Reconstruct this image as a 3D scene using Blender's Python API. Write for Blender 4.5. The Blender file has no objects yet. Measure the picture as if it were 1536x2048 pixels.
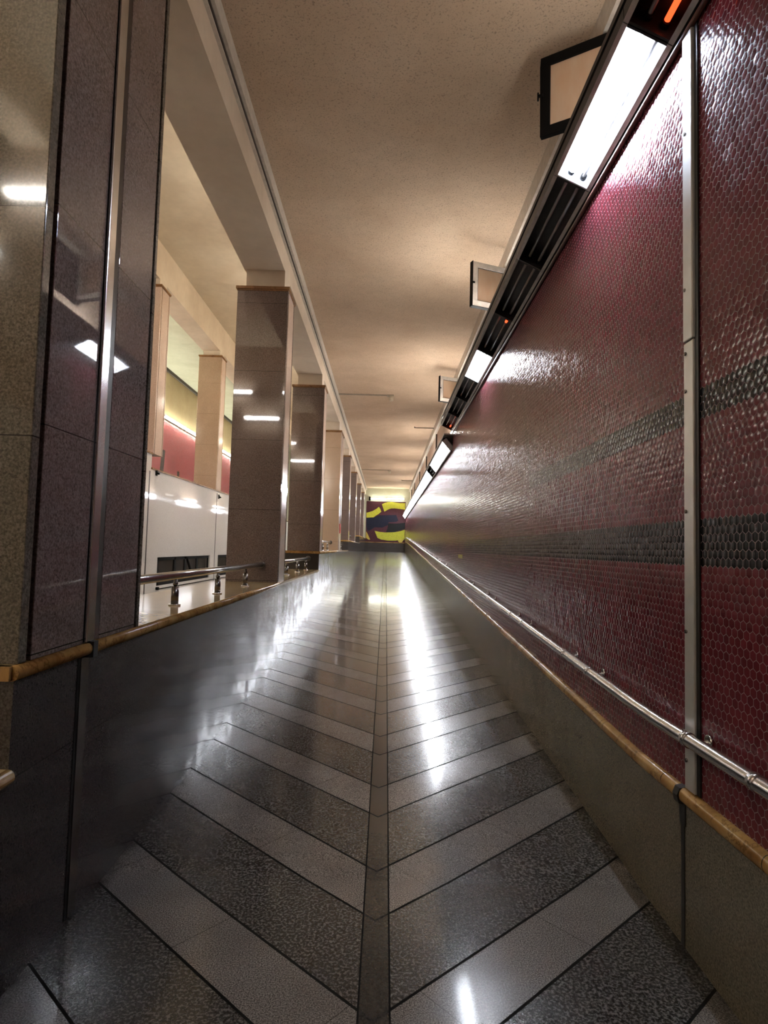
import bpy, bmesh, math, random
from mathutils import Vector, Matrix
random.seed(4)
S = bpy.context.scene
COL = S.collection

# ------------------------------------------------------------------ basics
RAMP0, RAMP1, SLOPE = 2.6, 30.8, 0.042
def ramp(y): return SLOPE * (min(max(y, RAMP0), RAMP1) - RAMP0)
def ramp2(y): return 1.184 + SLOPE * (30.8 - min(max(y, -3), 30.8))     # the upper flight coming back
YN, YF = -3.2, 34.2            # end walls
XR, XL = 1.10, -1.12           # tiled wall face, left dado face
ZC = 4.777                     # ceiling
PATH = [(YN, 0.0), (RAMP0, 0.0), (RAMP1, ramp(RAMP1)), (YF, ramp(YF))]

class MB:
    def __init__(s): s.v = []; s.f = []; s.sm = []
    def face(s, idx, smooth=False): s.f.append(idx); s.sm.append(smooth)
    def box(s, x0, x1, y0, y1, z0, z1):
        b = len(s.v)
        s.v += [(x, y, z) for z in (z0, z1) for y in (y0, y1) for x in (x0, x1)]
        for q in ((0,2,3,1),(4,5,7,6),(0,1,5,4),(2,6,7,3),(0,4,6,2),(1,3,7,5)):
            s.face([b+i for i in q])
        return s
    def sweep(s, prof, path, smooth=False):
        """prof: closed list of (x,z); path: list of (y,dz)"""
        b = len(s.v); n = len(prof)
        for y, dz in path: s.v += [(x, y, z+dz) for x, z in prof]
        for k in range(len(path)-1):
            for i in range(n):
                j = (i+1) % n
                s.face([b+k*n+i, b+k*n+j, b+(k+1)*n+j, b+(k+1)*n+i], smooth)
        s.face([b+i for i in range(n)][::-1]); e = b+(len(path)-1)*n
        s.face([e+i for i in range(n)])
        return s
    def tube(s, p0, p1, r, n=16, r1=None, cap=True):
        p0 = Vector(p0); p1 = Vector(p1); d = (p1-p0).normalized()
        a = d.orthogonal().normalized(); c = d.cross(a); r1 = r if r1 is None else r1
        b = len(s.v)
        for p, rr in ((p0, r), (p1, r1)):
            for i in range(n):
                t = 2*math.pi*i/n
                s.v.append(tuple(p + a*(rr*math.cos(t)) + c*(rr*math.sin(t))))
        for i in range(n):
            j = (i+1) % n
            s.face([b+i, b+j, b+n+j, b+n+i], True)
        if cap:
            s.face([b+i for i in range(n)][::-1]); s.face([b+n+i for i in range(n)])
        return s
    def polytube(s, pts, r, n=14):
        pts = [Vector(p) for p in pts]
        b = len(s.v)
        for k, p in enumerate(pts):
            d = (pts[min(k+1, len(pts)-1)] - pts[max(k-1, 0)]).normalized()
            up = Vector((0,0,1)) if abs(d.z) < .9 else Vector((1,0,0))
            a = d.cross(up).normalized(); c = a.cross(d)
            for i in range(n):
                t = 2*math.pi*i/n
                s.v.append(tuple(p + a*(r*math.cos(t)) + c*(r*math.sin(t))))
        for k in range(len(pts)-1):
            for i in range(n):
                j = (i+1) % n
                s.face([b+k*n+i, b+k*n+j, b+(k+1)*n+j, b+(k+1)*n+i], True)
        s.face([b+i for i in range(n)][::-1]); e = b+(len(pts)-1)*n
        s.face([e+i for i in range(n)])
        return s
    def ball(s, c, r, n=10, m=7):
        b = len(s.v); c = Vector(c)
        for k in range(m+1):
            ph = math.pi*k/m
            for i in range(n):
                t = 2*math.pi*i/n
                s.v.append((c.x+r*math.sin(ph)*math.cos(t), c.y+r*math.sin(ph)*math.sin(t), c.z+r*math.cos(ph)))
        for k in range(m):
            for i in range(n):
                j = (i+1) % n
                s.face([b+k*n+i, b+(k+1)*n+i, b+(k+1)*n+j, b+k*n+j], True)
        return s
    def build(s, name, mat, parent=None, bevel=0, loc=None):
        me = bpy.data.meshes.new(name); me.from_pydata(s.v, [], s.f)
        for p, q in zip(me.polygons, s.sm): p.use_smooth = q
        bm = bmesh.new(); bm.from_mesh(me)
        bmesh.ops.remove_doubles(bm, verts=bm.verts, dist=1e-6)
        bmesh.ops.recalc_face_normals(bm, faces=bm.faces)
        if bevel:
            eg = [e for e in bm.edges if len(e.link_faces) == 2 and e.calc_face_angle(0) > .6]
            bmesh.ops.bevel(bm, geom=eg, offset=bevel, segments=2, profile=.5, affect='EDGES')
        bm.to_mesh(me); bm.free()
        me.materials.append(mat)
        o = bpy.data.objects.new(name, me); COL.objects.link(o)
        if parent: o.parent = parent
        if loc: o.location = loc
        return o

def tag(o, label, cat, group=None, kind=None):
    o['label'] = label; o['category'] = cat
    if group: o['group'] = group
    if kind: o['kind'] = kind
    return o
def thing(name, label, cat, loc=(0,0,0), rz=0, group=None):
    o = bpy.data.objects.new(name, None); COL.objects.link(o)
    o.location = loc; o.rotation_euler = (0,0,rz); o.empty_display_size = .1
    return tag(o, label, cat, group)
def struct(name, mb, mat, label=None, bevel=0):
    o = mb.build(name, mat, bevel=bevel); o['kind'] = 'structure'
    if label: o['label'] = label
    return o
def copy_tree(o, loc, label, group=None):
    def cp(q, par):
        c = q.copy(); COL.objects.link(c)
        if par: c.parent = par
        for ch in list(q.children): cp(ch, c)
        return c
    r = cp(o, None); r.location = loc; r['label'] = label
    if group: r['group'] = group
    return r

# ------------------------------------------------------------------ materials
class NT:
    def __init__(s, name):
        s.m = bpy.data.materials.new(name); s.m.use_nodes = True
        s.t = s.m.node_tree; s.n = s.t.nodes; s.l = s.t.links
        s.b = s.n['Principled BSDF']
    def node(s, typ, **kw):
        q = s.n.new(typ)
        for k, v in kw.items(): setattr(q, k, v)
        return q
    def put(s, sock, v):
        if hasattr(v, 'is_output') or isinstance(v, bpy.types.NodeSocket): s.l.new(v, sock)
        else:
            if isinstance(v, (tuple, list)) and len(v) == 3 and sock.type == 'RGBA': v = (*v, 1)
            sock.default_value = v
    def math(s, op, a, b=0.0, c=0.0):
        q = s.node('ShaderNodeMath', operation=op)
        for i, v in enumerate((a, b, c)): s.put(q.inputs[i], v)
        return q.outputs[0]
    def vec(s, op, a, b=(0,0,0), scale=None):
        q = s.node('ShaderNodeVectorMath', operation=op)
        s.put(q.inputs[0], a); s.put(q.inputs[1], b)
        if scale is not None: s.put(q.inputs['Scale'], scale)
        return q.outputs['Value'] if op in ('DOT_PRODUCT','LENGTH') else q.outputs['Vector']
    def comb(s, x, y, z=0.0):
        q = s.node('ShaderNodeCombineXYZ')
        for i, v in enumerate((x, y, z)): s.put(q.inputs[i], v)
        return q.outputs[0]
    def sep(s, v):
        q = s.node('ShaderNodeSeparateXYZ'); s.put(q.inputs[0], v); return q.outputs
    def pos(s): return s.node('ShaderNodeNewGeometry').outputs['Position']
    def noise(s, vec, scale, detail=4, rough=.55, out='Fac'):
        q = s.node('ShaderNodeTexNoise'); s.put(q.inputs['Vector'], vec)
        q.inputs['Scale'].default_value = scale; q.inputs['Detail'].default_value = detail
        q.inputs['Roughness'].default_value = rough
        return q.outputs[out]
    def voro(s, vec, scale, out='Color'):
        q = s.node('ShaderNodeTexVoronoi'); s.put(q.inputs['Vector'], vec); q.inputs['Scale'].default_value = scale
        return q.outputs[out]
    def ramp(s, fac, stops, interp='LINEAR'):
        q = s.node('ShaderNodeValToRGB'); q.color_ramp.interpolation = interp
        e = q.color_ramp.elements
        while len(e) < len(stops): e.new(.5)
        for el, (p, c) in zip(e, stops):
            el.position = p; el.color = (*c, 1) if len(c) == 3 else c
        s.put(q.inputs[0], fac); return q.outputs[0]
    def mix(s, f, a, b):
        q = s.node('ShaderNodeMix', data_type='RGBA')
        s.put(q.inputs['Factor'], f); s.put(q.inputs[6], a); s.put(q.inputs[7], b)
        return q.outputs[2]
    def mixf(s, f, a, b):
        q = s.node('ShaderNodeMix', data_type='FLOAT')
        s.put(q.inputs['Factor'], f); s.put(q.inputs[2], a); s.put(q.inputs[3], b)
        return q.outputs[0]
    def maprange(s, v, a, b, c=0.0, d=1.0):
        q = s.node('ShaderNodeMapRange'); q.clamp = True
        for i, w in enumerate((v, a, b, c, d)): s.put(q.inputs[i], w)
        return q.outputs[0]
    def bump(s, h, strength=.2, dist=.002):
        q = s.node('ShaderNodeBump'); q.inputs['Strength'].default_value = strength
        q.inputs['Distance'].default_value = dist; s.put(q.inputs['Height'], h)
        s.l.new(q.outputs[0], s.b.inputs['Normal'])
    def set(s, base=None, rough=None, metal=None, spec=None, coat=None):
        for k, v in (('Base Color', base), ('Roughness', rough), ('Metallic', metal), ('Specular IOR Level', spec), ('Coat Weight', coat)):
            if v is not None: s.put(s.b.inputs[k], v)
        return s.m

def plain(name, c, rough=.5, metal=0, spec=.5, var=.12, scale=20):
    t = NT(name); p = t.pos()
    n = t.noise(p, scale, 3)
    f = t.maprange(n, .3, .7)
    lo = tuple(x*(1-var) for x in c); hi = tuple(min(1, x*(1+var)) for x in c)
    return t.set(t.mix(f, lo, hi), rough, metal, spec)

def emis(name, c, e, base=(.8,.8,.8)):
    t = NT(name); t.set(base, .4)
    t.b.inputs['Emission Color'].default_value = (*c, 1); t.b.inputs['Emission Strength'].default_value = e
    return t.m

def granite(name, dark, mid, light, scale=140, rough=.1, joints=None, blot=.25, jcol=(.02,.015,.012), spec=.5, fleck=None):
    t = NT(name); p = t.pos()
    n = t.noise(p, scale, 3, .7)
    c = t.ramp(n, [(.33, dark), (.5, mid), (.68, light)])
    big = t.noise(p, 5, 3)
    c = t.mix(t.maprange(big, .3, .75, 0, blot), c, dark)
    v = t.sep(t.voro(p, scale*.9))[0]
    c = t.mix(t.maprange(v, .95, .97, 0, .5), c, dark if fleck is None else fleck)
    if joints:
        z = t.sep(p)[2]
        for off, sp, w in joints:
            fr = t.math('FRACT', t.math('DIVIDE', t.math('ADD', z, -off + 50*sp), sp))
            c = t.mix(t.math('LESS_THAN', fr, w/sp), c, jcol)
    return t.set(c, rough, 0, spec)

def hexmat(name, colors, wt=.0314, axes='yz', sgn=-1, rects=(), rough=.16, dome=.17, jit=.035, grout=(.27,.195,.195), extra=None):
    """pointy-top hexagon mosaic; u runs along the wall, v is height"""
    t = NT(name); X, Y, Z = t.sep(t.pos())
    u = Y if axes == 'yz' else X
    P0 = t.comb(u, Z)
    P = t.vec('ADD', t.vec('SCALE', P0, scale=1/wt), (2000.0, 2000*1.7320508, 0))
    R = (1.0, 1.7320508, 1.0)
    A = t.vec('SUBTRACT', t.vec('MODULO', P, R), (.5, .8660254, 0))
    B = t.vec('SUBTRACT', t.vec('MODULO', t.vec('ADD', P, (.5, .8660254, 0)), R), (.5, .8660254, 0))
    f = t.math('LESS_THAN', t.vec('DOT_PRODUCT', A, A), t.vec('DOT_PRODUCT', B, B))
    mx = t.node('ShaderNodeMix', data_type='VECTOR')
    t.put(mx.inputs['Factor'], f); t.put(mx.inputs[4], B); t.put(mx.inputs[5], A)
    G = mx.outputs[1]
    gx, gz, _ = t.sep(G)
    ax = t.math('ABSOLUTE', gx); az = t.math('ABSOLUTE', gz)
    d = t.math('MAXIMUM', ax, t.math('ADD', t.math('MULTIPLY', ax, .5), t.math('MULTIPLY', az, .8660254)))
    C = t.vec('SUBTRACT', P, G)                                   # tile centre, in tile units
    ID = t.vec('FLOOR', t.vec('ADD', t.vec('MULTIPLY', C, (2, 1.1547005, 0)), (.5, .5, .5)))
    wn = t.node('ShaderNodeTexWhiteNoise', noise_dimensions='3D'); t.put(wn.inputs['Vector'], ID)
    r1, r2, r3 = t.sep(wn.outputs['Color'])
    cw = t.vec('SCALE', t.vec('SUBTRACT', C, (2000.0, 2000*1.7320508, 0)), scale=wt)
    cu, cv, _ = t.sep(cw)
    base, black = colors
    col = t.mix(t.maprange(r3, 0, 1), tuple(c*.82 for c in base), tuple(c*1.18 for c in base))
    if extra: col = extra(t, cu, cv, col, r3)
    for (u0, u1, v0, v1, sk, c) in rects:
        uu = t.math('SUBTRACT', cu, t.math('MULTIPLY', t.math('SUBTRACT', cv, v0), sk)) if sk else cu
        m = t.math('MULTIPLY', t.math('MULTIPLY', t.math('GREATER_THAN', uu, u0), t.math('LESS_THAN', uu, u1)),
                   t.math('MULTIPLY', t.math('GREATER_THAN', cv, v0), t.math('LESS_THAN', cv, v1)))
        col = t.mix(m, col, c if c else black)
    g = t.maprange(d, .458, .482)
    col = t.mix(g, col, grout)
    k = t.math('SUBTRACT', 1.0, g)
    nu = t.math('MULTIPLY', k, t.math('ADD', t.math('MULTIPLY', gx, dome), t.math('MULTIPLY', t.math('SUBTRACT', r1, .5), jit*2)))
    nv = t.math('MULTIPLY', k, t.math('ADD', t.math('MULTIPLY', gz, dome), t.math('MULTIPLY', t.math('SUBTRACT', r2, .5), jit*2)))
    nrm = t.comb(float(sgn), nu, nv) if axes == 'yz' else t.comb(nu, float(sgn), nv)
    t.l.new(t.vec('NORMALIZE', nrm), t.b.inputs['Normal'])
    return t.set(col, t.mixf(g, rough, .7), 0, t.mixf(g, .25, .08))

def floormat():
    t = NT('chevron_granite'); p = t.pos(); X, Y, Z = t.sep(p)
    ax = t.math('ABSOLUTE', X)
    c = t.math('SUBTRACT', Y, t.math('MULTIPLY', ax, .905))
    per = .8157
    q = t.math('DIVIDE', t.math('ADD', c, -1.515 + per*40), per)
    fr = t.math('FRACT', q); row = t.math('FLOOR', q)
    light = t.math('LESS_THAN', fr, .412)
    n1 = t.noise(p, 95, 2.5, .65); n2 = t.noise(p, 210, 2, .6); big = t.noise(p, 3.5, 4)
    dk = t.ramp(n1, [(.40, (.010,.010,.010)), (.50, (.045,.044,.042)), (.60, (.17,.165,.16))])
    lt = t.ramp(n2, [(.36, (.062,.057,.053)), (.5, (.170,.158,.146)), (.63, (.32,.30,.28))])
    col = t.mix(light, dk, lt)
    rw = t.node('ShaderNodeTexWhiteNoise', noise_dimensions='2D')
    t.put(rw.inputs['Vector'], t.comb(t.math('ADD', row, t.math('MULTIPLY', light, .5)), t.math('SIGN', X)))
    rnd = rw.outputs['Value']
    col = t.mix(t.maprange(rnd, 0, 1, 0, .22), col, (.03,.03,.028))
    col = t.mix(t.maprange(big, .35, .75, 0, .35), col, (.035,.032,.028))
    # joints between the strips, and the fine cross joints in them
    e1 = t.math('MINIMUM', fr, t.math('SUBTRACT', 1.0, fr)); e2 = t.math('ABSOLUTE', t.math('SUBTRACT', fr, .412))
    wv = t.math('MULTIPLY', t.math('SUBTRACT', t.noise(p, 12, 2), .5), .004)
    j = t.math('LESS_THAN', t.math('ADD', t.math('MINIMUM', e1, e2), wv), .0085)
    al = t.math('DIVIDE', t.math('ADD', ax, t.math('MULTIPLY', Y, .905)), .62*1.349)
    al = t.math('FRACT', t.math('ADD', al, t.math('MULTIPLY', rnd, 5.0)))
    j2 = t.math('MULTIPLY', t.math('LESS_THAN', al, .0055), .6)
    col = t.mix(t.math('MAXIMUM', j, j2), col, (.008,.008,.007))
    # dark centre strip
    xs = t.math('ABSOLUTE', t.math('SUBTRACT', X, .003))
    st = t.math('LESS_THAN', xs, .0475)
    sc = t.ramp(n1, [(.35, (.012,.012,.011)), (.6, (.04,.037,.034))])
    col = t.mix(st, col, sc)
    ed = t.math('LESS_THAN', t.math('ABSOLUTE', t.math('SUBTRACT', xs, .0475)), .003)
    col = t.mix(ed, col, (.006,.006,.006))
    # patchy darkening along the two walls
    gr = t.math('ADD', t.maprange(X, 1.02, 1.10), t.maprange(X, -1.06, -1.12))
    col = t.mix(t.math('MULTIPLY', gr, t.maprange(t.noise(p, 9, 4), .35, .6, .1, .9)), col, (.012,.011,.010))
    t.put(t.b.inputs['Coat Weight'], t.mixf(t.math('MAXIMUM', j, ed), .34, 0.0)); t.b.inputs['Coat Roughness'].default_value = .075
    rr = t.mixf(t.math('MAXIMUM', j, ed), t.maprange(big, .3, .7, .17, .23), .8)
    return t.set(col, rr, 0, t.mixf(t.math('MAXIMUM', j, ed), t.mixf(st, .22, .2), .05))

def ceilmat(name, c, sp=True):
    t = NT(name); p = t.pos()
    f = t.noise(p, 75, 3, .75); big = t.noise(p, 1.4, 5, .6); mid = t.noise(p, 9, 4)
    col = t.mix(t.maprange(big, .35, .7, 0, .55), c, tuple(x*q for x, q in zip(c, (.72,.66,.60))))
    col = t.mix(t.maprange(mid, .4, .75, 0, .25), col, tuple(x*.7 for x in c))
    if sp:
        col = t.mix(t.maprange(f, .55, .66, 0, .7), col, tuple(x*.30 for x in c))
        t.bump(f, .35, .004)
    return t.set(col, .85, 0, .2)

def marble(name, a, b, c, rough=.12, sc=3.0, joint=None):
    t = NT(name); p = t.pos()
    w = t.noise(t.vec('ADD', p, t.vec('SCALE', t.noise(p, 4, 3, out='Color'), scale=.35)), sc, 6, .6)
    col = t.ramp(w, [(.30, a), (.5, b), (.72, c)])
    vein = t.math('ABSOLUTE', t.math('SUBTRACT', t.noise(p, sc*1.2, 5, .6), .5))
    col = t.mix(t.maprange(vein, 0, .018, .6, 0), col, tuple(x*.4 for x in a))
    if joint:
        Y = t.sep(p)[1]
        fr = t.math('FRACT', t.math('DIVIDE', t.math('ADD', Y, joint[1]+100*joint[0]), joint[0]))
        col = t.mix(t.math('LESS_THAN', fr, joint[2]/joint[0]), col, (.03,.02,.012))
    return t.set(col, rough, 0, .3)

M = {}
MAROON = (.128, .0195, .027)
BK = (.006, .006, .007); YEL = (.42, .40, .05)
M['hex_right'] = hexmat('maroon_hex_mosaic', (MAROON, BK), rects=[
    (-9, 8.43, 1.335, 1.518, 0, None), (-9, 4.60, 1.858, 1.972, 0, None), (4.55, 4.63, 1.86, 2.66, .42, None),
    (11.62, 15.2, 1.325, 1.50, 0, None), (9.06, 9.22, 1.31, 2.10, 0, None), (8.62, 9.12, 1.262, 1.312, 0, YEL),
    (10.2, 22.0, 2.10, 2.27, 0, None), (17.5, 17.8, 1.5, 2.2, 0, None), (26.5, 32, 1.9, 2.25, 0, None), (29.2, 30.4, 1.95, 2.1, 0, YEL)])
M['hex_return'] = hexmat('rose_hex_mosaic', ((.32,.06,.065), BK), sgn=1, rects=[(18.0, 18.3, 2.6, 4.2, .1, None), (19.5, 19.7, 2.6, 3.7, .1, None), (-4, 17, 3.0, 3.25, 0, None)], grout=(.4,.3,.3))
M['floor'] = floormat()
M['ceiling'] = ceilmat('stippled_beige_plaster', (.63,.487,.357))
M['plaster'] = ceilmat('cream_plaster', (.70,.60,.47), False)
M['plaster_pale'] = ceilmat('pale_peach_plaster', (.80,.66,.54), False)
M['void_ceiling'] = ceilmat('tan_plaster', (.66,.58,.46), False)
M['return_ceiling'] = ceilmat('yellow_green_plaster', (.48,.49,.37), False)
M['stained'] = ceilmat('stained_yellow_plaster', (.42,.34,.19), False)
M['trim_white'] = plain('painted_trim', (.60,.55,.47), .5)
M['trim_dark'] = plain('dark_trim_shadow_gap', (.05,.035,.025), .6)
M['brown_granite'] = granite('brown_granite', (.075,.052,.044), (.165,.122,.105), (.25,.195,.17), 120, .03, joints=[(1.75, .745, .004)])
M['grey_granite'] = granite('olive_grey_granite', (.05,.042,.03), (.115,.10,.075), (.19,.17,.135), 120, .06, joints=[(1.70, .745, .004)])
def dadomat():
    m = granite('dark_polished_granite', (.022,.018,.016), (.055,.047,.043), (.09,.08,.074), 150, .20, joints=[(.643, .745, .004)], spec=.16)
    t = NT.__new__(NT); t.m = m; t.t = m.node_tree; t.n = t.t.nodes; t.l = t.t.links; t.b = t.n['Principled BSDF']
    p = t.pos(); X, Y, Z = t.sep(p)
    pid = t.comb(t.math('FLOOR', t.math('DIVIDE', Y, .42)), t.math('FLOOR', t.math('DIVIDE', t.math('ADD', Z, .85), .745)))
    wn = t.node('ShaderNodeTexWhiteNoise', noise_dimensions='2D'); t.put(wn.inputs['Vector'], pid)
    n = t.vec('ADD', t.vec('SCALE', t.vec('SUBTRACT', wn.outputs['Color'], (.5,.5,.5)), scale=.012),
              t.vec('SCALE', t.vec('SUBTRACT', t.noise(p, 5, 2, out='Color'), (.5,.5,.5)), scale=.05))
    g = t.node('ShaderNodeNewGeometry')
    nn = t.vec('NORMALIZE', t.vec('ADD', g.outputs['Normal'], n))
    t.l.new(nn, t.b.inputs['Normal']); t.l.new(nn, t.b.inputs['Coat Normal'])
    t.b.inputs['Coat Weight'].default_value = .45; t.b.inputs['Coat Roughness'].default_value = .05
    return m
M['dado_left'] = dadomat()
M['dado_right'] = granite('olive_granite_dado', (.055,.045,.028), (.125,.107,.072), (.19,.168,.118), 160, .26, joints=None, blot=.3)
M['granite_warm_lit'] = granite('granite_warm_lit', (.30,.20,.13), (.48,.34,.22), (.58,.43,.30), 120, .14, joints=[(3.0,.745,.004)], blot=.2, jcol=(.2,.13,.08))  # warm light on the pillar fronts is put into this peach tone
M['granite_pale_lit'] = granite('pale_lit_granite', (.48,.34,.26), (.62,.47,.38), (.70,.56,.46), 120, .14, blot=.15)  # lamp light and sheen on pillar sides, painted as a paler stone
M['white_stone'] = granite('white_polished_stone', (.62,.59,.55), (.72,.69,.65), (.76,.74,.70), 60, .05, blot=.15)
M['cap'] = marble('honey_stone_cap', (.20,.095,.025), (.34,.19,.06), (.46,.30,.12), .16, 5.0, (.62, .12, .004))
M['cap_plain'] = marble('brown_stone_moulding', (.16,.07,.028), (.25,.125,.05), (.34,.19,.085), .25, 6.0)
M['sill'] = marble('cream_marble', (.36,.25,.12), (.50,.37,.19), (.58,.45,.26), .10, 2.6, (1.05, .35, .003))
M['steel'] = plain('brushed_steel', (.70,.70,.70), .20, 1, var=.05)
M['steel_strip'] = plain('dull_aluminium', (.62,.61,.57), .36, .55, var=.1, scale=6)
M['dark_steel'] = plain('dark_steel', (.20,.18,.165), .25, 1, var=.1)
M['groove'] = plain('dark_groove', (.025,.014,.009), .35)
M['black'] = plain('black_sealant', (.008,.007,.006), .45)
M['black_paint'] = plain('black_painted_metal', (.003,.003,.003), .6, spec=.12)
M['housing'] = plain('grimy_black_housing', (.016,.014,.015), .4, var=.4)
M['rim'] = plain('grey_metal_rim', (.50,.49,.48), .4, .2)
M['reflector'] = plain('white_enamel_reflector', (.75,.77,.80), .25, var=.05)
M['dead_tube'] = plain('dead_grey_tube', (.36,.34,.32), .2)
M['brown_pipe'] = plain('brown_painted_pipe', (.105,.045,.035), .4)
M['wire'] = plain('grey_conduit', (.30,.25,.19), .5)
M['plastic'] = plain('cream_plastic', (.55,.48,.36), .45)
M['red_tape'] = plain('red_tape', (.42,.008,.008), .4)
M['white_paint'] = plain('white_frame_paint', (.70,.66,.60), .45)
M['room_dark'] = plain('dim_mauve_wall', (.16,.11,.11), .6)
M['tube_cool'] = emis('lit_tube_cool_white', (.76,.83,1.0), 75)
M['tube_up'] = emis('lit_upper_tube', (1.0,.96,.91), 24)
M['tube_up_strong'] = emis('lit_upper_tube_boosted', (1.0,.96,.91), 62)  # brighter than the other upper tubes, boosted to light the sash panes
M['tube_far'] = emis('lit_tube_white', (.92,.95,1.0), 23)
M['tube_green'] = emis('lit_tube_greenish_white', (1.0,.99,.86), 22)
M['tube_end'] = emis('lit_tube_end_wall', (1.0,1.0,.86), 12)
M['tube_warm'] = emis('lit_tube_warm_white', (1.0,.92,.80), 85)
M['tube_stair_added'] = emis('added_tube_stairwell', (1.0,.91,.76), 30)
M['orange_glow'] = emis('orange_glowing_tube_end', (1.0,.075,.018), .9, (.5,.1,.05))
def panemat():
    t = NT('frosted_pane'); p = t.pos()
    n = t.noise(t.vec('MULTIPLY', p, (1, 1, .35)), 14, 4)
    c = t.mix(t.maprange(n, .35, .7), (.86,.64,.44), (.90,.73,.55))
    t.set(c, .35)
    tr = t.node('ShaderNodeBsdfTranslucent'); t.put(tr.inputs[0], c)
    ms = t.node('ShaderNodeMixShader'); ms.inputs[0].default_value = .5
    t.l.new(t.b.outputs[0], ms.inputs[1]); t.l.new(tr.outputs[0], ms.inputs[2])
    t.l.new(ms.outputs[0], t.n['Material Output'].inputs[0]); return t.m
M['pane'] = panemat()
def coverpane():
    t = NT('clear_cover'); t.n.remove(t.b)
    a = t.node('ShaderNodeBsdfTransparent'); a.inputs[0].default_value = (.95,.96,.97,1)
    g = t.node('ShaderNodeBsdfGlossy'); g.inputs['Roughness'].default_value = .08
    ms = t.node('ShaderNodeMixShader'); ms.inputs[0].default_value = .05
    t.l.new(a.outputs[0], ms.inputs[1]); t.l.new(g.outputs[0], ms.inputs[2])
    t.l.new(ms.outputs[0], t.n['Material Output'].inputs[0]); return t.m
M['cover'] = coverpane()
def glassdark():
    t = NT('dark_window_glass'); n = t.noise(t.pos(), 3, 3)
    return t.set(t.mix(n, (.01,.009,.008), (.05,.04,.035)), .08, 0, .5)
M['glass'] = glassdark()

# ------------------------------------------------------------------ the setting
fl = MB()
fl.sweep([(XL-.03, -.15), (XR+.03, -.15), (XR+.03, 0), (XL-.03, 0)], PATH)
struct('floor', fl, M['floor'])
# right side: dado, cap, mosaic, upper wall
struct('baseboard_right', MB().sweep([(1.095, 0), (1.34, 0), (1.34, .505), (1.095, .505)], PATH), M['dado_right'])
prof = [(1.12, .50)] + [(1.092 - .022*math.sin(math.pi*i/8), .5275 - .0275*math.cos(math.pi*i/8)) for i in range(9)] + [(1.12, .555)]
struct('trim_1', MB().sweep(prof, PATH, True), M['cap'], 'honey coloured rounded stone cap along the right dado')
wr = MB()
pl = [(YN, 0), (2.6, 0), (10.15, ramp(10.15))]
def wallseg(mb, ys, top):
    b = len(mb.v)
    for y in ys:
        z0 = .53 + ramp(y)
        mb.v += [(XR, y, z0), (1.34, y, z0), (1.34, y, top), (XR, y, top)]
    n = len(ys)
    for k in range(n-1):
        for i in range(4):
            j = (i+1) % 4
            mb.face([b+k*4+i, b+k*4+j, b+(k+1)*4+j, b+(k+1)*4+i])
    mb.face([b, b+1, b+2, b+3]); e = b+(n-1)*4; mb.face([e+3, e+2, e+1, e])
wallseg(wr, [YN, 2.6, 10.15], 3.377); wallseg(wr, [10.15, 30.8, YF], 3.10)
struct('wall_right', wr, M['hex_right'])
struct('wall_upper_right', MB().box(1.34, 1.5, YN, YF, 3.0, 5.0), M['plaster_pale'])
struct('ceiling', MB().box(-1.18, 1.5, YN, YF, ZC, ZC+.15), M['ceiling'])
struct('trim_2', MB().box(1.262, 1.34, YN, YF, 4.60, ZC).box(1.322, 1.34, YN, YF, 4.575, 4.60), M['trim_white'], 'boxed moulding between ceiling and right wall')
for i, y in enumerate((12.5, 16.4, 20.4, 24.5, 28.6, 32.0)):
    struct('trim_%d' % (20+i), MB().box(1.305, 1.34, y-.04, y+.04, 3.10, 4.53), M['trim_dark'])
# left side: stepped dado with marble sills
STEPS = [(YN, 1.87, .68), (1.87, 10.30, .99), (10.30, 18.22, 1.30), (18.22, 26.15, 1.60), (26.15, YF, 1.91)]
wl = MB()
for y0, y1, z in STEPS: wl.box(-1.76, XL, y0, y1, -.15, z-.04)
struct('wall_left', wl, M['dado_left'])
for i, (y0, y1, z) in enumerate(STEPS):
    e = .015 if i else 0
    struct('trim_%d' % (3+i), MB().box(-1.785, -1.118, y0-e, y1, z-.04, z), M['sill'], 'cream marble sill on the left dado')
    r = .0225
    pr = [(-1.125, z-.045)] + [(-1.118 + .02*math.sin(math.pi*k/8), z-.0225 - r*math.cos(math.pi*k/8)) for k in range(9)] + [(-1.125, z+.0005)]
    m = MB().sweep(pr, [(y0-e, 0), (y1, 0)], True)
    if i: m.box(-1.785, -1.118, y0-.03, y0+.002, z-.042, z)
    struct('trim_%d' % (10+i), m, M['cap'], 'honey coloured rounded edge of the marble sill')
# beam, shadow gap and strip between arcade and ceiling
struct('beam_left', MB().box(-1.62, -1.18, YN, YF, 4.385, 6.72), M['plaster'])
struct('trim_8', MB().box(-1.18, -1.12, YN, YF, 4.655, ZC).box(-1.18, -1.155, YN, YF, 4.625, 4.637), M['trim_white'], 'pale strip between beam and ceiling')
struct('trim_9', MB().box(-1.18, -1.145, YN, YF, 4.638, 4.654), M['trim_dark'])
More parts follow.
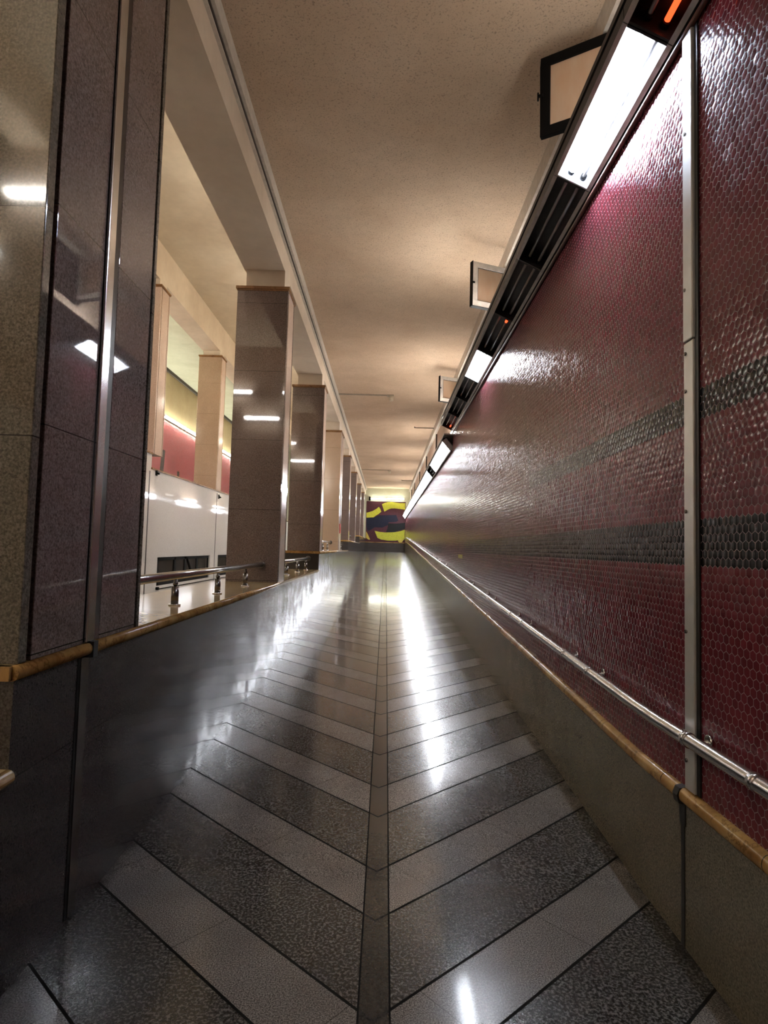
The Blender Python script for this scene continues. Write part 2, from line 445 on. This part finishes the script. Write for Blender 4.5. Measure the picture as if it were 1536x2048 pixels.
# stairwell between the two flights, and the upper flight coming back
struct('floor_stairwell', MB().box(-4.2, -1.7, YN, YF, -.15, 0), M['white_stone'])
struct('ceiling_stairwell', MB().box(-4.2, -1.6, YN, YF, 6.70, 6.85), M['void_ceiling'])
struct('beam_return', MB().box(-4.56, -4.13, YN, YF, 6.06, 6.75), M['plaster'])
struct('ceiling_return', MB().box(-7.0, -4.5, YN, YF, 6.72, 6.87), M['return_ceiling'])
WIN = [(10.86, 14.12), (14.78, 18.05), (18.75, 22.0), (22.7, 26.0)]
ww = MB()
QS = [(YN, 10.38, 2.92), (10.38, 18.28, 2.665), (18.28, 26.2, 2.40), (26.2, YF, 2.13)]
for y0, y1, z in QS: ww.box(-4.45, -4.07, y0, y1, 1.11, z-.03)
ww.box(-4.45, -4.07, YN, YF, 0, .60)
ys = [YN] + [v for w in WIN for v in w] + [YF]
for a in range(0, len(ys), 2): ww.box(-4.45, -4.07, ys[a], ys[a+1], .60, 1.11)
struct('wall_stairwell', ww, M['white_stone'])
qc = MB()
for y0, y1, z in QS: qc.box(-4.75, -4.05, y0-.01, y1, z-.03, z)
struct('trim_15', qc, M['cap_plain'], 'brown cap on the white wall across the stairwell')
struct('trim_16', MB().box(-4.085, -4.066, 10.30, 10.335, 0, 2.60).box(-4.085, -4.066, 14.47, 14.50, 0, 2.6), M['groove'], 'dark joint lines in the white wall')
struct('room_below', MB().box(-6.0, -5.9, 9, 27, 0, 1.6).box(-6, -4.45, 9, 27, 1.2, 1.3).box(-6, -4.45, 9, 27, -.1, 0), M['room_dark'])
rf = [(YN, ramp2(-3)), (30.8, 1.184), (YF, 1.184)]
struct('floor_return', MB().sweep([(-6.9, .2), (-4.45, .2), (-4.45, 0), (-6.9, 0)][::-1], [(y, z-.2+.2*0) for y, z in rf]), M['white_stone'])
struct('wall_return', MB().box(-7.0, -6.84, YN, YF, .9, 5.12), M['hex_return'])
struct('wall_return_upper', MB().box(-7.0, -6.85, YN, YF, 5.12, 6.75), M['stained'])
struct('trim_17', MB().box(-6.85, -6.80, YN, YF, 6.62, 6.72), M['trim_dark'])
struct('wall_near', MB().box(-7.0, 1.5, YN-.2, YN, -.15, 6.9), M['plaster_pale'])
# far end
ZF = ramp(YF)
struct('baseboard_far', MB().box(-1.12, 1.10, YF-.03, YF, ZF-.02, 1.70), M['dado_left'])
struct('trim_18', MB().box(-1.12, 1.10, YF-.045, YF, 1.70, 1.735), M['cap'])
struct('wall_far', MB().box(-7.0, 1.5, YF, YF+.2, -.15, 6.9), M['return_ceiling'])

# ------------------------------------------------------------------ far mosaic mural
mu = thing('tile_mural', 'abstract mosaic mural of yellow, navy and maroon shapes on the far end wall', 'mural', (0, YF-.026, 1.735))
mm = lambda n, c, r=.2: hexmat(n, (c, BK), axes='xz', sgn=-1, grout=tuple(min(1, x*1.2+.01) for x in c), rough=.55)
MU = {'maroon': mm('mural_maroon', (.05,.012,.017)), 'navy': mm('mural_navy', (.004,.005,.016)), 'black': mm('mural_black', (.003,.003,.003)),
      'yellow': mm('mural_yellow', (.36,.36,.03)), 'gold': mm('mural_gold', (.40,.31,.06))}
MB().box(-1.12, 1.10, 0, .02, 0, 2.30).build('background_field', MU['maroon'], mu)
def poly(name, pts, mat, th):
    m = MB(); n = len(pts)
    m.v = [(x, -th, z-1.735) for x, z in pts] + [(x, .01, z-1.735) for x, z in pts]
    m.face(list(range(n))); m.face(list(range(n, 2*n))[::-1])
    for i in range(n): m.face([i, (i+1) % n, n+(i+1) % n, n+i])
    return m.build(name, mat, mu)
poly('navy_shape', [(-1.10,3.08),(-.72,3.10),(-.34,3.25),(.1,3.27),(.58,3.28),(.70,2.98),(.60,2.90),(.15,2.86),(.12,2.70),(-.2,2.55),(-.62,2.56),(-.88,2.38),(-1.02,2.34),(-1.10,2.6)], MU['navy'], .004)
poly('black_shape', [(.14,2.80),(.60,2.80),(1.09,2.86),(1.09,2.52),(.72,2.40),(.45,2.30),(.02,2.31),(.10,2.5)], MU['black'], .006)
poly('yellow_arm', [(-1.10,3.37),(-.95,3.41),(-.77,3.47),(-.56,3.60),(-.41,3.72),(-.33,3.60),(-.27,3.45),(-.45,3.30),(-.60,3.20),(-.70,3.12),(-1.10,3.09)], MU['yellow'], .008)
poly('yellow_arch', [(-.25,3.87),(-.10,3.95),(.08,4.00),(.32,4.02),(.50,3.99),(.75,3.96),(1.07,3.97),(1.07,3.60),(.80,3.63),(.50,3.66),(.28,3.65),(.10,3.58),(-.10,3.46)], MU['yellow'], .008)
poly('yellow_base', [(-.62,2.36),(-.30,2.30),(.05,2.28),(.50,2.31),(.85,2.38),(1.08,2.46),(1.08,1.90),(.78,1.88),(.58,1.84),(.15,1.83),(-.25,1.88),(-.45,1.97)], MU['yellow'], .008)
poly('gold_foot', [(.72,1.90),(1.03,1.92),(1.0,1.85),(.93,1.745),(.80,1.745),(.72,1.80)], MU['gold'], .012)
poly('gold_corner', [(-1.10,2.32),(-1.02,2.20),(-.94,2.04),(-.86,1.85),(-.96,1.86),(-1.10,1.96)], MU['gold'], .008)

# ------------------------------------------------------------------ pillars of the arcade
def pillar(name, label, y0, y1, zb, ztop=4.125, zneck=4.385, x0=-1.67, x1=-1.12, stone='brown_granite', side='brown_granite', joint=None, group=None, neckmat='plaster'):
    t = thing(name, label, 'pillar', ((x0+x1)/2, y0, zb), 0, group)
    hx = (x1-x0)/2; D = y1-y0; H = ztop-zb; g = .018
    MB().box(-hx+g, hx-g, g, D-g, 0, H).build('core', M['groove'], t)
    MB().box(-hx, hx, 0, .045, 0, H).build('front_panel', M[stone], t, .004)
    MB().box(-hx, hx, D-.03, D, 0, H).build('back_panel', M[stone], t, .004)
    if joint:
        a, b = joint
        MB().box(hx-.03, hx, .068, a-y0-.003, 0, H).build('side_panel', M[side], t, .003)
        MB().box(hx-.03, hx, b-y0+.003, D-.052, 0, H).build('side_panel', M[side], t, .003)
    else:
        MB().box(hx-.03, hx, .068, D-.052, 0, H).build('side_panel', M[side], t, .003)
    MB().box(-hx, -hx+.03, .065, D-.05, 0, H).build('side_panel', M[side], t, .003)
    c = MB()
    for k, (o, a, b) in enumerate(((.006, 0, .014), (.016, .014, .046))):
        c.box(-hx-o, hx+o, -o, D+o, H+a, H+b)
    c.build('cap_moulding', M['cap_plain'], t, .003)
    MB().box(-hx+.075, hx-.055, .07, D-.03, H+.046, zneck-zb).build('neck', M[neckmat], t)
    return t
P = {}
P[0] = pillar('pillar', 'nearest brown granite pillar at the left edge, with a bright metal joint strip', 1.885, 2.80, .99, joint=(2.29, 2.41), stone='grey_granite')
P[1] = pillar('pillar', 'brown granite pillar standing on the marble sill where the front handrail ends', 6.39, 6.82, .99, side='granite_pale_lit')
P[2] = pillar('pillar', 'brown granite pillar on the first sill step, in front of the pale one', 10.33, 10.77, 1.30, side='granite_pale_lit')
P[3] = pillar('pillar', 'double pillar with pale peach front and a white strip with red tape', 14.35, 15.20, 1.30, joint=(14.72, 14.84), stone='granite_warm_lit', side='granite_pale_lit')
P[4] = pillar('pillar', 'mauve granite pillar on the second sill step, right after the red tape', 18.25, 18.68, 1.60, side='granite_pale_lit')
P[5] = pillar('pillar', 'granite pillar third from the far end of the ramp, in mid-sill', 22.2, 22.64, 1.60, side='granite_pale_lit')
P[6] = pillar('pillar', 'granite pillar on the last sill step, second from the far end wall', 26.2, 26.64, 1.91, side='granite_pale_lit')
P[7] = pillar('pillar', 'last granite pillar of the left arcade, beside the far end wall', 30.2, 30.64, 1.91, side='granite_pale_lit')
qz = {10.41: 2.92, 14.36: 2.665, 18.31: 2.665}
pillar('pillar', 'pink pillar across the stairwell, its side edge beside the nearest pillar', 10.42, 10.86, 2.92, 5.88, 6.06, -4.61, -4.07, 'granite_pale_lit', 'granite_pale_lit')
pillar('pillar', 'tan pillar across the stairwell in front of the lit red wall', 14.36, 14.80, 2.665, 5.88, 6.06, -4.61, -4.07, 'granite_warm_lit', 'granite_pale_lit')
pillar('pillar', 'farther peach pillar across the stairwell, glimpsed between the brown pillars', 18.31, 18.75, 2.40, 5.88, 6.06, -4.61, -4.07, 'granite_warm_lit', 'granite_pale_lit')

# expansion joint covers
def bolts(mb, x, y, zs, sx):
    for z in zs: mb.tube((x, y, z), (x+sx*.005, y, z), .007, 10)
t = thing('joint_cover', 'vertical metal cover strip with bolts on the maroon tiled wall', 'cover strip', (XR-.005, 2.17, .56))
MB().box(-.010, .004, -.034, .034, 0, 1.60).build('strip', M['steel_strip'], t, .003)
MB().box(-.013, .004, -.034, .034, 1.605, 2.79).build('strip', M['steel_strip'], t, .004)
for z in (.10, .55, .98, 1.42, 1.56, 1.80, 2.4):
    m = MB(); bolts(m, -.010, .018, (z,), -1); m.build('bolt', M['dark_steel'], t)
MB().box(-.002, .004, -.056, -.034, 0, 2.80).build('sealant_gap', M['black'], t)
t = thing('joint_seal', 'black sealant line dripping down the right dado below its cap', 'joint seal', (1.095, 2.235, 0))
MB().box(-.003, .003, -.012, .012, 0, .47).box(-.005, .003, -.02, .02, .42, .5).build('seal', M['black'], t)
MB().sweep([(-.026, .50), (-.032, .5275), (-.022, .552), (.004, .558), (.004, .495)], [(-.018, 0), (.016, 0)]).build('cap_gap', M['black'], t)
t = thing('joint_cover', 'bright metal strip running down the nearest left pillar', 'cover strip', (XL, 2.32, .995))
MB().box(.0005, .012, -.030, .030, 0, 3.13).build('strip', M['steel'], t, .003)
MB().box(.0005, .002, .031, .085, 0, 3.13).build('sealant_gap', M['groove'], t)
t = thing('joint_cover', 'grey metal strip down the left dado below the sill', 'cover strip', (XL, 2.30, .01))
MB().box(-.004, .006, -.028, .028, 0, .93).build('strip', M['dark_steel'], t)
MB().box(-.004, .003, -.045, -.028, 0, .93).build('sealant_gap', M['black'], t)
MB().box(-.01, .026, .02, .055, .925, .985).build('cap_gap', M['black'], t)
t = thing('joint_cover', 'white strip with a red band on the pale double pillar', 'cover strip', (XL, 14.78, 1.305))
MB().box(-.008, .014, -.055, .055, .65, 2.80).build('strip', M['steel'], t, .003)
MB().box(-.008, .018, -.062, .062, .41, .64).build('red_tape', M['red_tape'], t)
MB().box(-.008, .010, -.055, .055, 0, .41).build('strip', M['plastic'], t)

# ------------------------------------------------------------------ rails on the sill
def sill_rail(label, y0, y1, z, posts, group=None, det=True):
    t = thing('sill_handrail', label, 'handrail', (-1.30, y0, z), 0, group)
    L = y1-y0
    MB().tube((0, 0, .185), (0, L, .185), .026, 20).build('rail', M['steel'], t)
    MB().tube((0, L-.012, .185), (0, L, .185), .045, 18).build('wall_flange', M['dark_steel'], t)
    for p in posts:
        b = MB().tube((0, p-y0, .008), (0, p-y0, .118), .023, 18).build('post', M['dark_steel'], t)
        MB().tube((0, p-y0, .0), (0, p-y0, .010), .037, 18).build('base_plate', M['steel'], b)
        MB().tube((0, p-y0, .118), (0, p-y0, .165), .011, 12).ball((0, p-y0, .134), .017).build('pin', M['dark_steel'], b)
    return t
sill_rail('steel rail on three short posts along the nearest marble sill', 2.80, 6.385, .99, (3.79, 4.75, 5.69))
sill_rail('steel rail on the sill between the second and third pillars', 6.82, 10.30, .99, (7.2, 8.05, 9.06, 10.0))
sill_rail('steel rail on the sill just before the pale double pillar', 10.77, 14.35, 1.30, (11.6, 12.6, 13.6))
sill_rail('steel rail on the sill just past the red taped strip', 15.2, 18.22, 1.30, (15.9, 16.8, 17.7))
sill_rail('steel rail on the second raised sill, nearer section', 18.68, 22.2, 1.60, (19.6, 20.5, 21.4))
sill_rail('steel rail on the second raised sill, farther section', 22.64, 26.15, 1.60, (23.5, 24.4, 25.3))

# ------------------------------------------------------------------ handrail on the tiled wall
t = thing('wall_handrail', 'long round steel handrail on brackets along the maroon tiled wall', 'handrail', (1.04, 0, .76))
def rz(y): return .042*(min(max(y, 2.4), 30.8)-2.4)
pts = [(0, y, rz(y)) for y in (YN+.05, 0, 1.5, 2.3, 2.5, 5, 10, 15, 20, 25, 30.6, 31, YF-.1)]
MB().polytube(pts, .0235, 18).build('rail', M['steel'], t)
ys = [-2.0, -1.03, -.62]
y = .74; br = []
seq = [.74, 1.71, 2.09, 3.07, 3.48]
y = 3.48
while y < 32.5:
    y += 1.06; seq.append(y); y += .41; seq.append(y)
for y in seq:
    z = rz(y)
    d = MB().tube((0, y-.014, z-SLOPE*.014), (0, y+.014, z+SLOPE*.014), .0265, 18).build('collar', M['steel'], t)
    b = MB().polytube([(.0, y, z-.02), (.025, y-.02, z-.012), (.056, y-.03, z+.004)], .006, 8)
    b.tube((.05, y-.03, z+.005), (.0605, y-.03, z+.005), .021, 14)
    b.build('bracket', M['steel'], t)

# ------------------------------------------------------------------ light row on the tiled wall
LEN = .975
def fixture(name, label, y0, L=LEN, lit=None, upper='tube_up', glow=(), cover=True, group=None, second=True, A=(.888,3.480), B=(1.078,3.388), far=False):
    """channel open downwards and towards the corridor; local origin at A, y0"""
    t = thing(name, label, 'light fixture', (A[0], y0, A[1]), 0, group)
    w = Vector((B[0]-A[0], B[1]-A[1])); W = w.length; w.normalize()
    n = Vector((-w.y, w.x))                    # into the housing
    if n.y < 0: n = -n
    pt = lambda a, b: (w.x*a + n.x*b, w.y*a + n.y*b)
    th = .006; dp = .085
    prof = [pt(0, 0), pt(-.028, .05), pt(.0, dp+.02), pt(W, dp+.02), pt(W+.012, .03), pt(W, 0), pt(W-th, 0), pt(W-th, dp), pt(th, dp), pt(th, 0)]
    e = .004
    MB().sweep(prof, [(0, 0), (L, 0)]).build('housing', M['housing'], t)
    caps = MB()
    cp = [pt(0, -.002), pt(-.02, .05), pt(.0, dp+.01), pt(W, dp+.01), pt(W, -.002)]
    MB().sweep(cp, [(0, 0), (.012, 0)]).build('end_plate', M['rim' if far else 'housing'], t)
    MB().sweep(cp, [(L-.012, 0), (L-.0005, 0)]).build('end_plate', M['reflector' if lit else 'housing'], t)
    MB().sweep([pt(-.004, -.004), pt(.018, -.004), pt(.018, .002), pt(-.004, .002)], [(0, 0), (L, 0)]).build('rim', M['rim'], t)
    MB().sweep([pt(W-.018, -.004), pt(W+.004, -.004), pt(W+.004, .002), pt(W-.018, .002)], [(0, 0), (L, 0)]).build('rim', M['rim'], t)
    if lit:
        MB().sweep([pt(.02, dp-.003), pt(W-.02, dp-.003), pt(W-.008, .006), pt(W-.011, .006), pt(W-.022, dp-.007), pt(.022, dp-.007), pt(.011, .006), pt(.008, .006)][::1], [(.013, 0), (L-.013, 0)]).build('reflector', M['reflector'], t)
        if cover:
            MB().sweep([pt(.019, -.003), pt(W-.019, -.003), pt(W-.019, -.001), pt(.019, -.001)], [(.012, 0), (L-.012, 0)]).build('clear_cover', M['cover'], t)
    if lit and upper:
        ux, uz = (1.06-A[0], 3.672-A[1]) if A[0] < .9 else (1.10-A[0], 3.405-A[1])
        MB().tube((ux, .03, uz), (ux, L-.03, uz), .017, 12).build('upper_tube', M[upper], t)
    # tubes
    for k, a in enumerate((W*.36, W*.70)):
        c = pt(a, .042)
        if lit and (k == 0 or second):
            o = MB().tube((c[0], .035, c[1]), (c[0], L-.035, c[1]), .0165, 12).build('lit_tube', lit, t)
        else:
            o = MB().tube((c[0], .035, c[1]), (c[0], L-.035, c[1]), .010, 12).build('unlit_tube', M['dead_tube'], t)
        for q in (.013, L-.037):
            MB().tube((c[0], q, c[1]), (c[0], q+.024, c[1]), .018, 12).build('socket', M['black_paint'], o)
        for (kk, e) in glow:
            if kk == k:
                a0, a1 = (.040, .15) if e == 0 else (L-.15, L-.040)
                MB().tube((c[0], a0, c[1]), (c[0], a1, c[1]), .0125, 12).build('orange_glow', M['orange_glow'], o)
    return t
Y0 = 2.275
fixture('light_fixture', 'unlit tube light above the metal wall strip, one tube glowing orange', Y0-LEN-.005, glow=((1, 1),))
fixture('light_fixture', 'largest lit tube light, nearest on the right wall', Y0, lit=M['tube_cool'], second=False)
fixture('light_fixture', 'dark tube light right after the nearest lit one', Y0+.98)
fixture('light_fixture', 'dark tube light below the second open window panel, nearer half', Y0+1.96)
fixture('light_fixture', 'dark tube light with a red glowing end just before the second lit lamp', Y0+2.94, glow=((1, 0),))
fixture('light_fixture', 'small lit tube light between two dark ones, second lit from camera', Y0+3.92, lit=M['tube_far'], upper='tube_up_strong')
fixture('light_fixture', 'dark tube light right after the second lit lamp', Y0+4.90)
fixture('light_fixture', 'dark tube light below the third open window panel', Y0+5.88)
fixture('light_fixture', 'dark tube light at the end of the row, both tips glowing orange', Y0+6.86, glow=((1, 0), (1, 1)))
A2, B2 = (.925, 3.245), (1.075, 3.065)
yy = 10.28; k = 0
while yy < 33.0:
    lb = 'the one dark tube light gap in the far row of lit lamps' if k == 3 else \
         'lit tube light with a pale end plate, starting the continuous far row' if k == 0 else \
         'lit white tube light in the continuous far row on the right wall'
    fixture('light_fixture', lb, yy, lit=None if k == 3 else M['tube_far'], cover=False, A=A2, B=B2, far=(k == 0),
            upper='tube_up_strong' if k == 0 else ('tube_up' if abs(((yy+.5) % 4) - 1) < 1.0 else None), group=None if k in (0, 3) else 'far row of lit tube lights')
    yy += .98; k += 1
tag(MB().polytube([(1.086, YN+.1, 3.352), (1.086, 4, 3.350), (1.086, 10.14, 3.352)], .0115, 10).build('conduit_pipe', M['brown_pipe']),
    'thin brown pipe running below the near row of tube lights', 'pipe')
tag(MB().box(.90, 1.335, YN+.02, 10.12, 3.60, 3.63).build('cable_tray', M['housing']), 'black metal tray carrying the near row of tube lights', 'tray')
tag(MB().box(.95, 1.335, 10.2, 33.2, 3.335, 3.36).build('cable_tray', M['rim']), 'grey metal tray carrying the far row of tube lights', 'tray')

# far end lamps
def batten(label, cat, x0, x1, y, z, mat, along='x', group=None, r=.03, base=.05):
    t = thing('batten_lamp', label, cat, (x0, y, z), 0, group)
    L = x1-x0
    if along == 'x':
        MB().box(0, L, .03, .03+base, -.05, .05).build('base', M['reflector'], t)
        o = MB().tube((.03, 0, 0), (L-.03, 0, 0), r, 12).build('lit_tube', mat, t)
        MB().box(0, .03, -.03, .03, -.035, .035).build('socket', M['white_paint'], t)
        MB().box(L-.03, L, -.03, .03, -.035, .035).build('socket', M['white_paint'], t)
    else:
        sg = -1 if 'stairwell side' in label else 1
        MB().box(min(-.03*sg, -(.03+base)*sg), max(-.03*sg, -(.03+base)*sg), 0, L, -.05, .05).build('base', M['reflector'], t)
        MB().tube((0, .03, 0), (0, L-.03, 0), r, 12).build('lit_tube', mat, t)
        MB().box(-.03, .03, 0, .03, -.035, .035).build('socket', M['white_paint'], t)
        MB().box(-.03, .03, L-.03, L, -.035, .035).build('socket', M['white_paint'], t)
    return t
batten('lit batten lamp above the far mural, left half', 'lamp', -.885, .03, YF-.085, 4.17, M['tube_end'], r=.04)
batten('lit batten lamp above the far mural, right half', 'lamp', .04, 1.02, YF-.085, 4.20, M['tube_end'], r=.04)
tag(MB().box(-.99, -.90, YF-.14, YF-.003, 4.06, 4.28).build('junction_box', M['black_paint'], bevel=.01), 'small black box at the left end of the lamps over the mural', 'box')
# lamps of the return flight (seen past the arcade)
for k, y in enumerate([8.0 + 1.0*i for i in range(24)]):
    batten('lit tube lamp in the row over the red wall across the stairwell', 'lamp', 0, .97, 0, 0, M['tube_green'], 'y', 'tube lamps over the red wall').location = (-6.76, y, 5.20)
for k in range(8):  # unseen lamp row, added to brighten the stairwell and the beam across it
    batten('added unseen tube lamp on the stairwell side of the arcade beam', 'lamp', 0, .97, 0, 0, M['tube_stair_added'], 'y', 'added tube lamps in the stairwell').location = (-1.72, 4.6+3.2*k, 5.55)
# lamps on the end wall behind the camera, that the pillars mirror
for k, (x, z) in enumerate(((-5.6, 4.75), (-3.85, 4.75), (-4.6, 5.45), (-2.85, 5.45))):
    t = batten('lit tube lamp on the near end wall behind the viewer', 'lamp', x, x+.97, YN+.12, z, M['tube_warm'], 'x', 'tube lamps on the near end wall', .016)
    t.rotation_euler = (0, 0, math.pi); t.location = (x+.97, YN+.085, z)

# ------------------------------------------------------------------ open window sashes
def sash(label, free, hinge, zt, zb, frame, edge):
    f = Vector((*free, 0)); h = Vector((*hinge, 0)); W = (h-f).length; d = (h-f).normalized()
    t = thing('window_sash', label, 'window sash', (f.x, f.y, zb), math.atan2(d.y, d.x))
    H = zt-zb; fw = .062; th = .018
    MB().box(0, W, -th, th, 0, fw).box(0, W, -th, th, H-fw, H).box(0, fw, -th, th, fw, H-fw).box(W-fw, W, -th, th, fw, H-fw).build('frame', M[frame], t, .003)
    if edge != frame:
        MB().box(-.006, 0, -th-.002, th+.02, -.004, H+.004).box(0, W, -th-.002, th+.02, -.006, 0).box(-.004, W, th, th+.012, 0, H).build('edge_strip', M[edge], t)
        g = .006
        MB().box(fw, W-fw, -th+.006, -th+.009, fw, fw+g).box(fw, W-fw, -th+.006, -th+.009, H-fw-g, H-fw).box(fw, fw+g, -th+.006, -th+.009, fw+g, H-fw-g).build('gasket', M['black'], t)
        MB().box(fw, W-fw, -.003, .003, fw, H-fw).build('pane', M['pane'], t)
    else:
        MB().box(fw, W-fw, -.003, .003, fw, H-fw).build('pane', M['pane'], t)
    MB().box(-.012, .02, -th-.012, -th, H*.50, H*.50+.016).tube((-.012, -th-.006, H*.46), (-.012, -th-.006, H*.56), .006, 8).build('latch', M['black_paint'], t)
sash('black framed window sash standing open beside the nearest lit lamp', (.933,3.762), (1.335,3.521), 4.577, 4.045, 'black_paint', 'black_paint')
sash('pale framed window sash with glowing pane, second from the camera', (.883,6.53), (1.335,6.715), 4.577, 4.077, 'white_paint', 'black_paint')
sash('smallest open window sash, farthest along the right wall', (.926,10.985), (1.335,11.166), 4.577, 4.109, 'white_paint', 'black_paint')
for i, (a, b) in enumerate(((3.52, 3.98), (6.25, 6.71), (10.70, 11.16))):
    o = MB().box(1.325, 1.345, a-.04, a, 4.03, 4.60).box(1.325, 1.345, b, b+.04, 4.03, 4.60).box(1.325, 1.345, a, b, 4.03, 4.07).box(1.325, 1.345, a, b, 4.56, 4.60).build('window_%d' % (i+1), M['black_paint'])
    o['kind'] = 'structure'
    g = MB().box(1.332, 1.342, a, b, 4.07, 4.56).build('pane', M['glass'], o)

# ------------------------------------------------------------------ low windows in the white wall
for i, (a, b) in enumerate(WIN[:2]):
    f = MB(); L = b-a
    x0, x1 = -4.14, -4.10
    f.box(x0, x1, a, a+.16, .60, 1.11).box(x0, x1, b-.05, b, .60, 1.11).box(x0, x1, a, b, 1.05, 1.11).box(x0, x1, a, b, .60, .65)
    for q in (.31, .50, .74): f.box(x0, x1, a+L*q-.05, a+L*q+.05, .6, 1.11)
    o = f.build('window_%d' % (4+i), M['black_paint']); o['kind'] = 'structure'
    MB().box(-4.125, -4.115, a+.1, b, .62, 1.08).build('pane', M['glass'], o)
    m = MB(); m.polytube([(-4.105, a+L*.53, 1.08), (-4.105, a+L*.68, .62)], .018, 8); m.build('diagonal_bar', M['black_paint'], o)
tag(MB().polytube([(-4.03, 10.84, .545), (-4.03, 14.6, .545), (-4.03, 18.0, .545)], .010, 8).tube((-4.07, 10.86, .555), (-4.02, 10.86, .555), .028, 10).build('wall_pipe', M['black_paint']),
    'thin dark pipe low on the white wall across the stairwell', 'pipe')
for y, z, lb in ((10.60, 2.60, 'small dark hook high on the white wall beside the pink pillar'), (14.62, 2.52, 'small dark hook on the white wall below the tan pillar')):
    tag(MB().box(-4.068, -4.05, y-.03, y+.03, z-.05, z+.05).tube((-4.06, y, z), (-4.01, y, z-.02), .018, 8).build('wall_hook', M['black_paint']), lb, 'hook')

# ------------------------------------------------------------------ conduits and detectors on the ceiling
def detector(y, x1, lb):
    t = thing('smoke_detector', lb, 'detector', (x1, y, ZC))
    MB().box(-1.12-x1, -.02, -.03, -.018, -.016, 0).box(-1.12-x1, -.02, .018, .03, -.016, 0).build('conduit', M['wire'], t)
    MB().box(-.07, .07, -.055, .055, -.03, 0).build('mount', M['wire'], t, .004)
    MB().tube((.02, 0, -.03), (.02, 0, -.13), .055, 18, .045).build('sensor_head', M['plastic'], t)
detector(13.25, .03, 'small ceiling detector on a long conduit, nearer one')
detector(26.1, .09, 'small ceiling detector on a long conduit, farther one')
for y, lb in ((16.65, 'short dark rod under the ceiling at right, nearer one'), (29.7, 'short dark rod under the ceiling at right, farther one')):
    tag(MB().tube((.72, y, ZC-.03), (1.262, y, ZC-.03), .012, 10).tube((.73, y, ZC-.03), (.73, y, ZC), .012, 8).build('ceiling_rod', M['trim_dark']), lb, 'rod')

# ------------------------------------------------------------------ camera and view
cam = bpy.data.cameras.new('camera'); co = bpy.data.objects.new('camera', cam); COL.objects.link(co)
p, yw, r = 0.0601981344, -0.00348073428, 0.0270242567
fwd = Vector((math.sin(yw)*math.cos(p), math.cos(yw)*math.cos(p), math.sin(p)))
right = Vector((math.cos(yw), -math.sin(yw), 0)); up = right.cross(fwd)
R2 = right*math.cos(r) + up*math.sin(r); U2 = -right*math.sin(r) + up*math.cos(r)
mt = Matrix((R2, U2, -fwd)).transposed().to_4x4(); mt.translation = (0, 0, 1.377)
co.matrix_world = mt
cam.sensor_fit = 'VERTICAL'; cam.sensor_height = 24.0; cam.lens = 24.0*1210.824/2048
cam.clip_start = .02; cam.clip_end = 200
S.camera = co
w = bpy.data.worlds.new('world'); S.world = w; w.use_nodes = True
w.node_tree.nodes['Background'].inputs[0].default_value = (0, 0, 0, 1)
S.view_settings.view_transform = 'Standard'; S.view_settings.look = 'None'
S.view_settings.gamma = 1; S.view_settings.use_curve_mapping = False
S.view_settings.exposure = 1.6
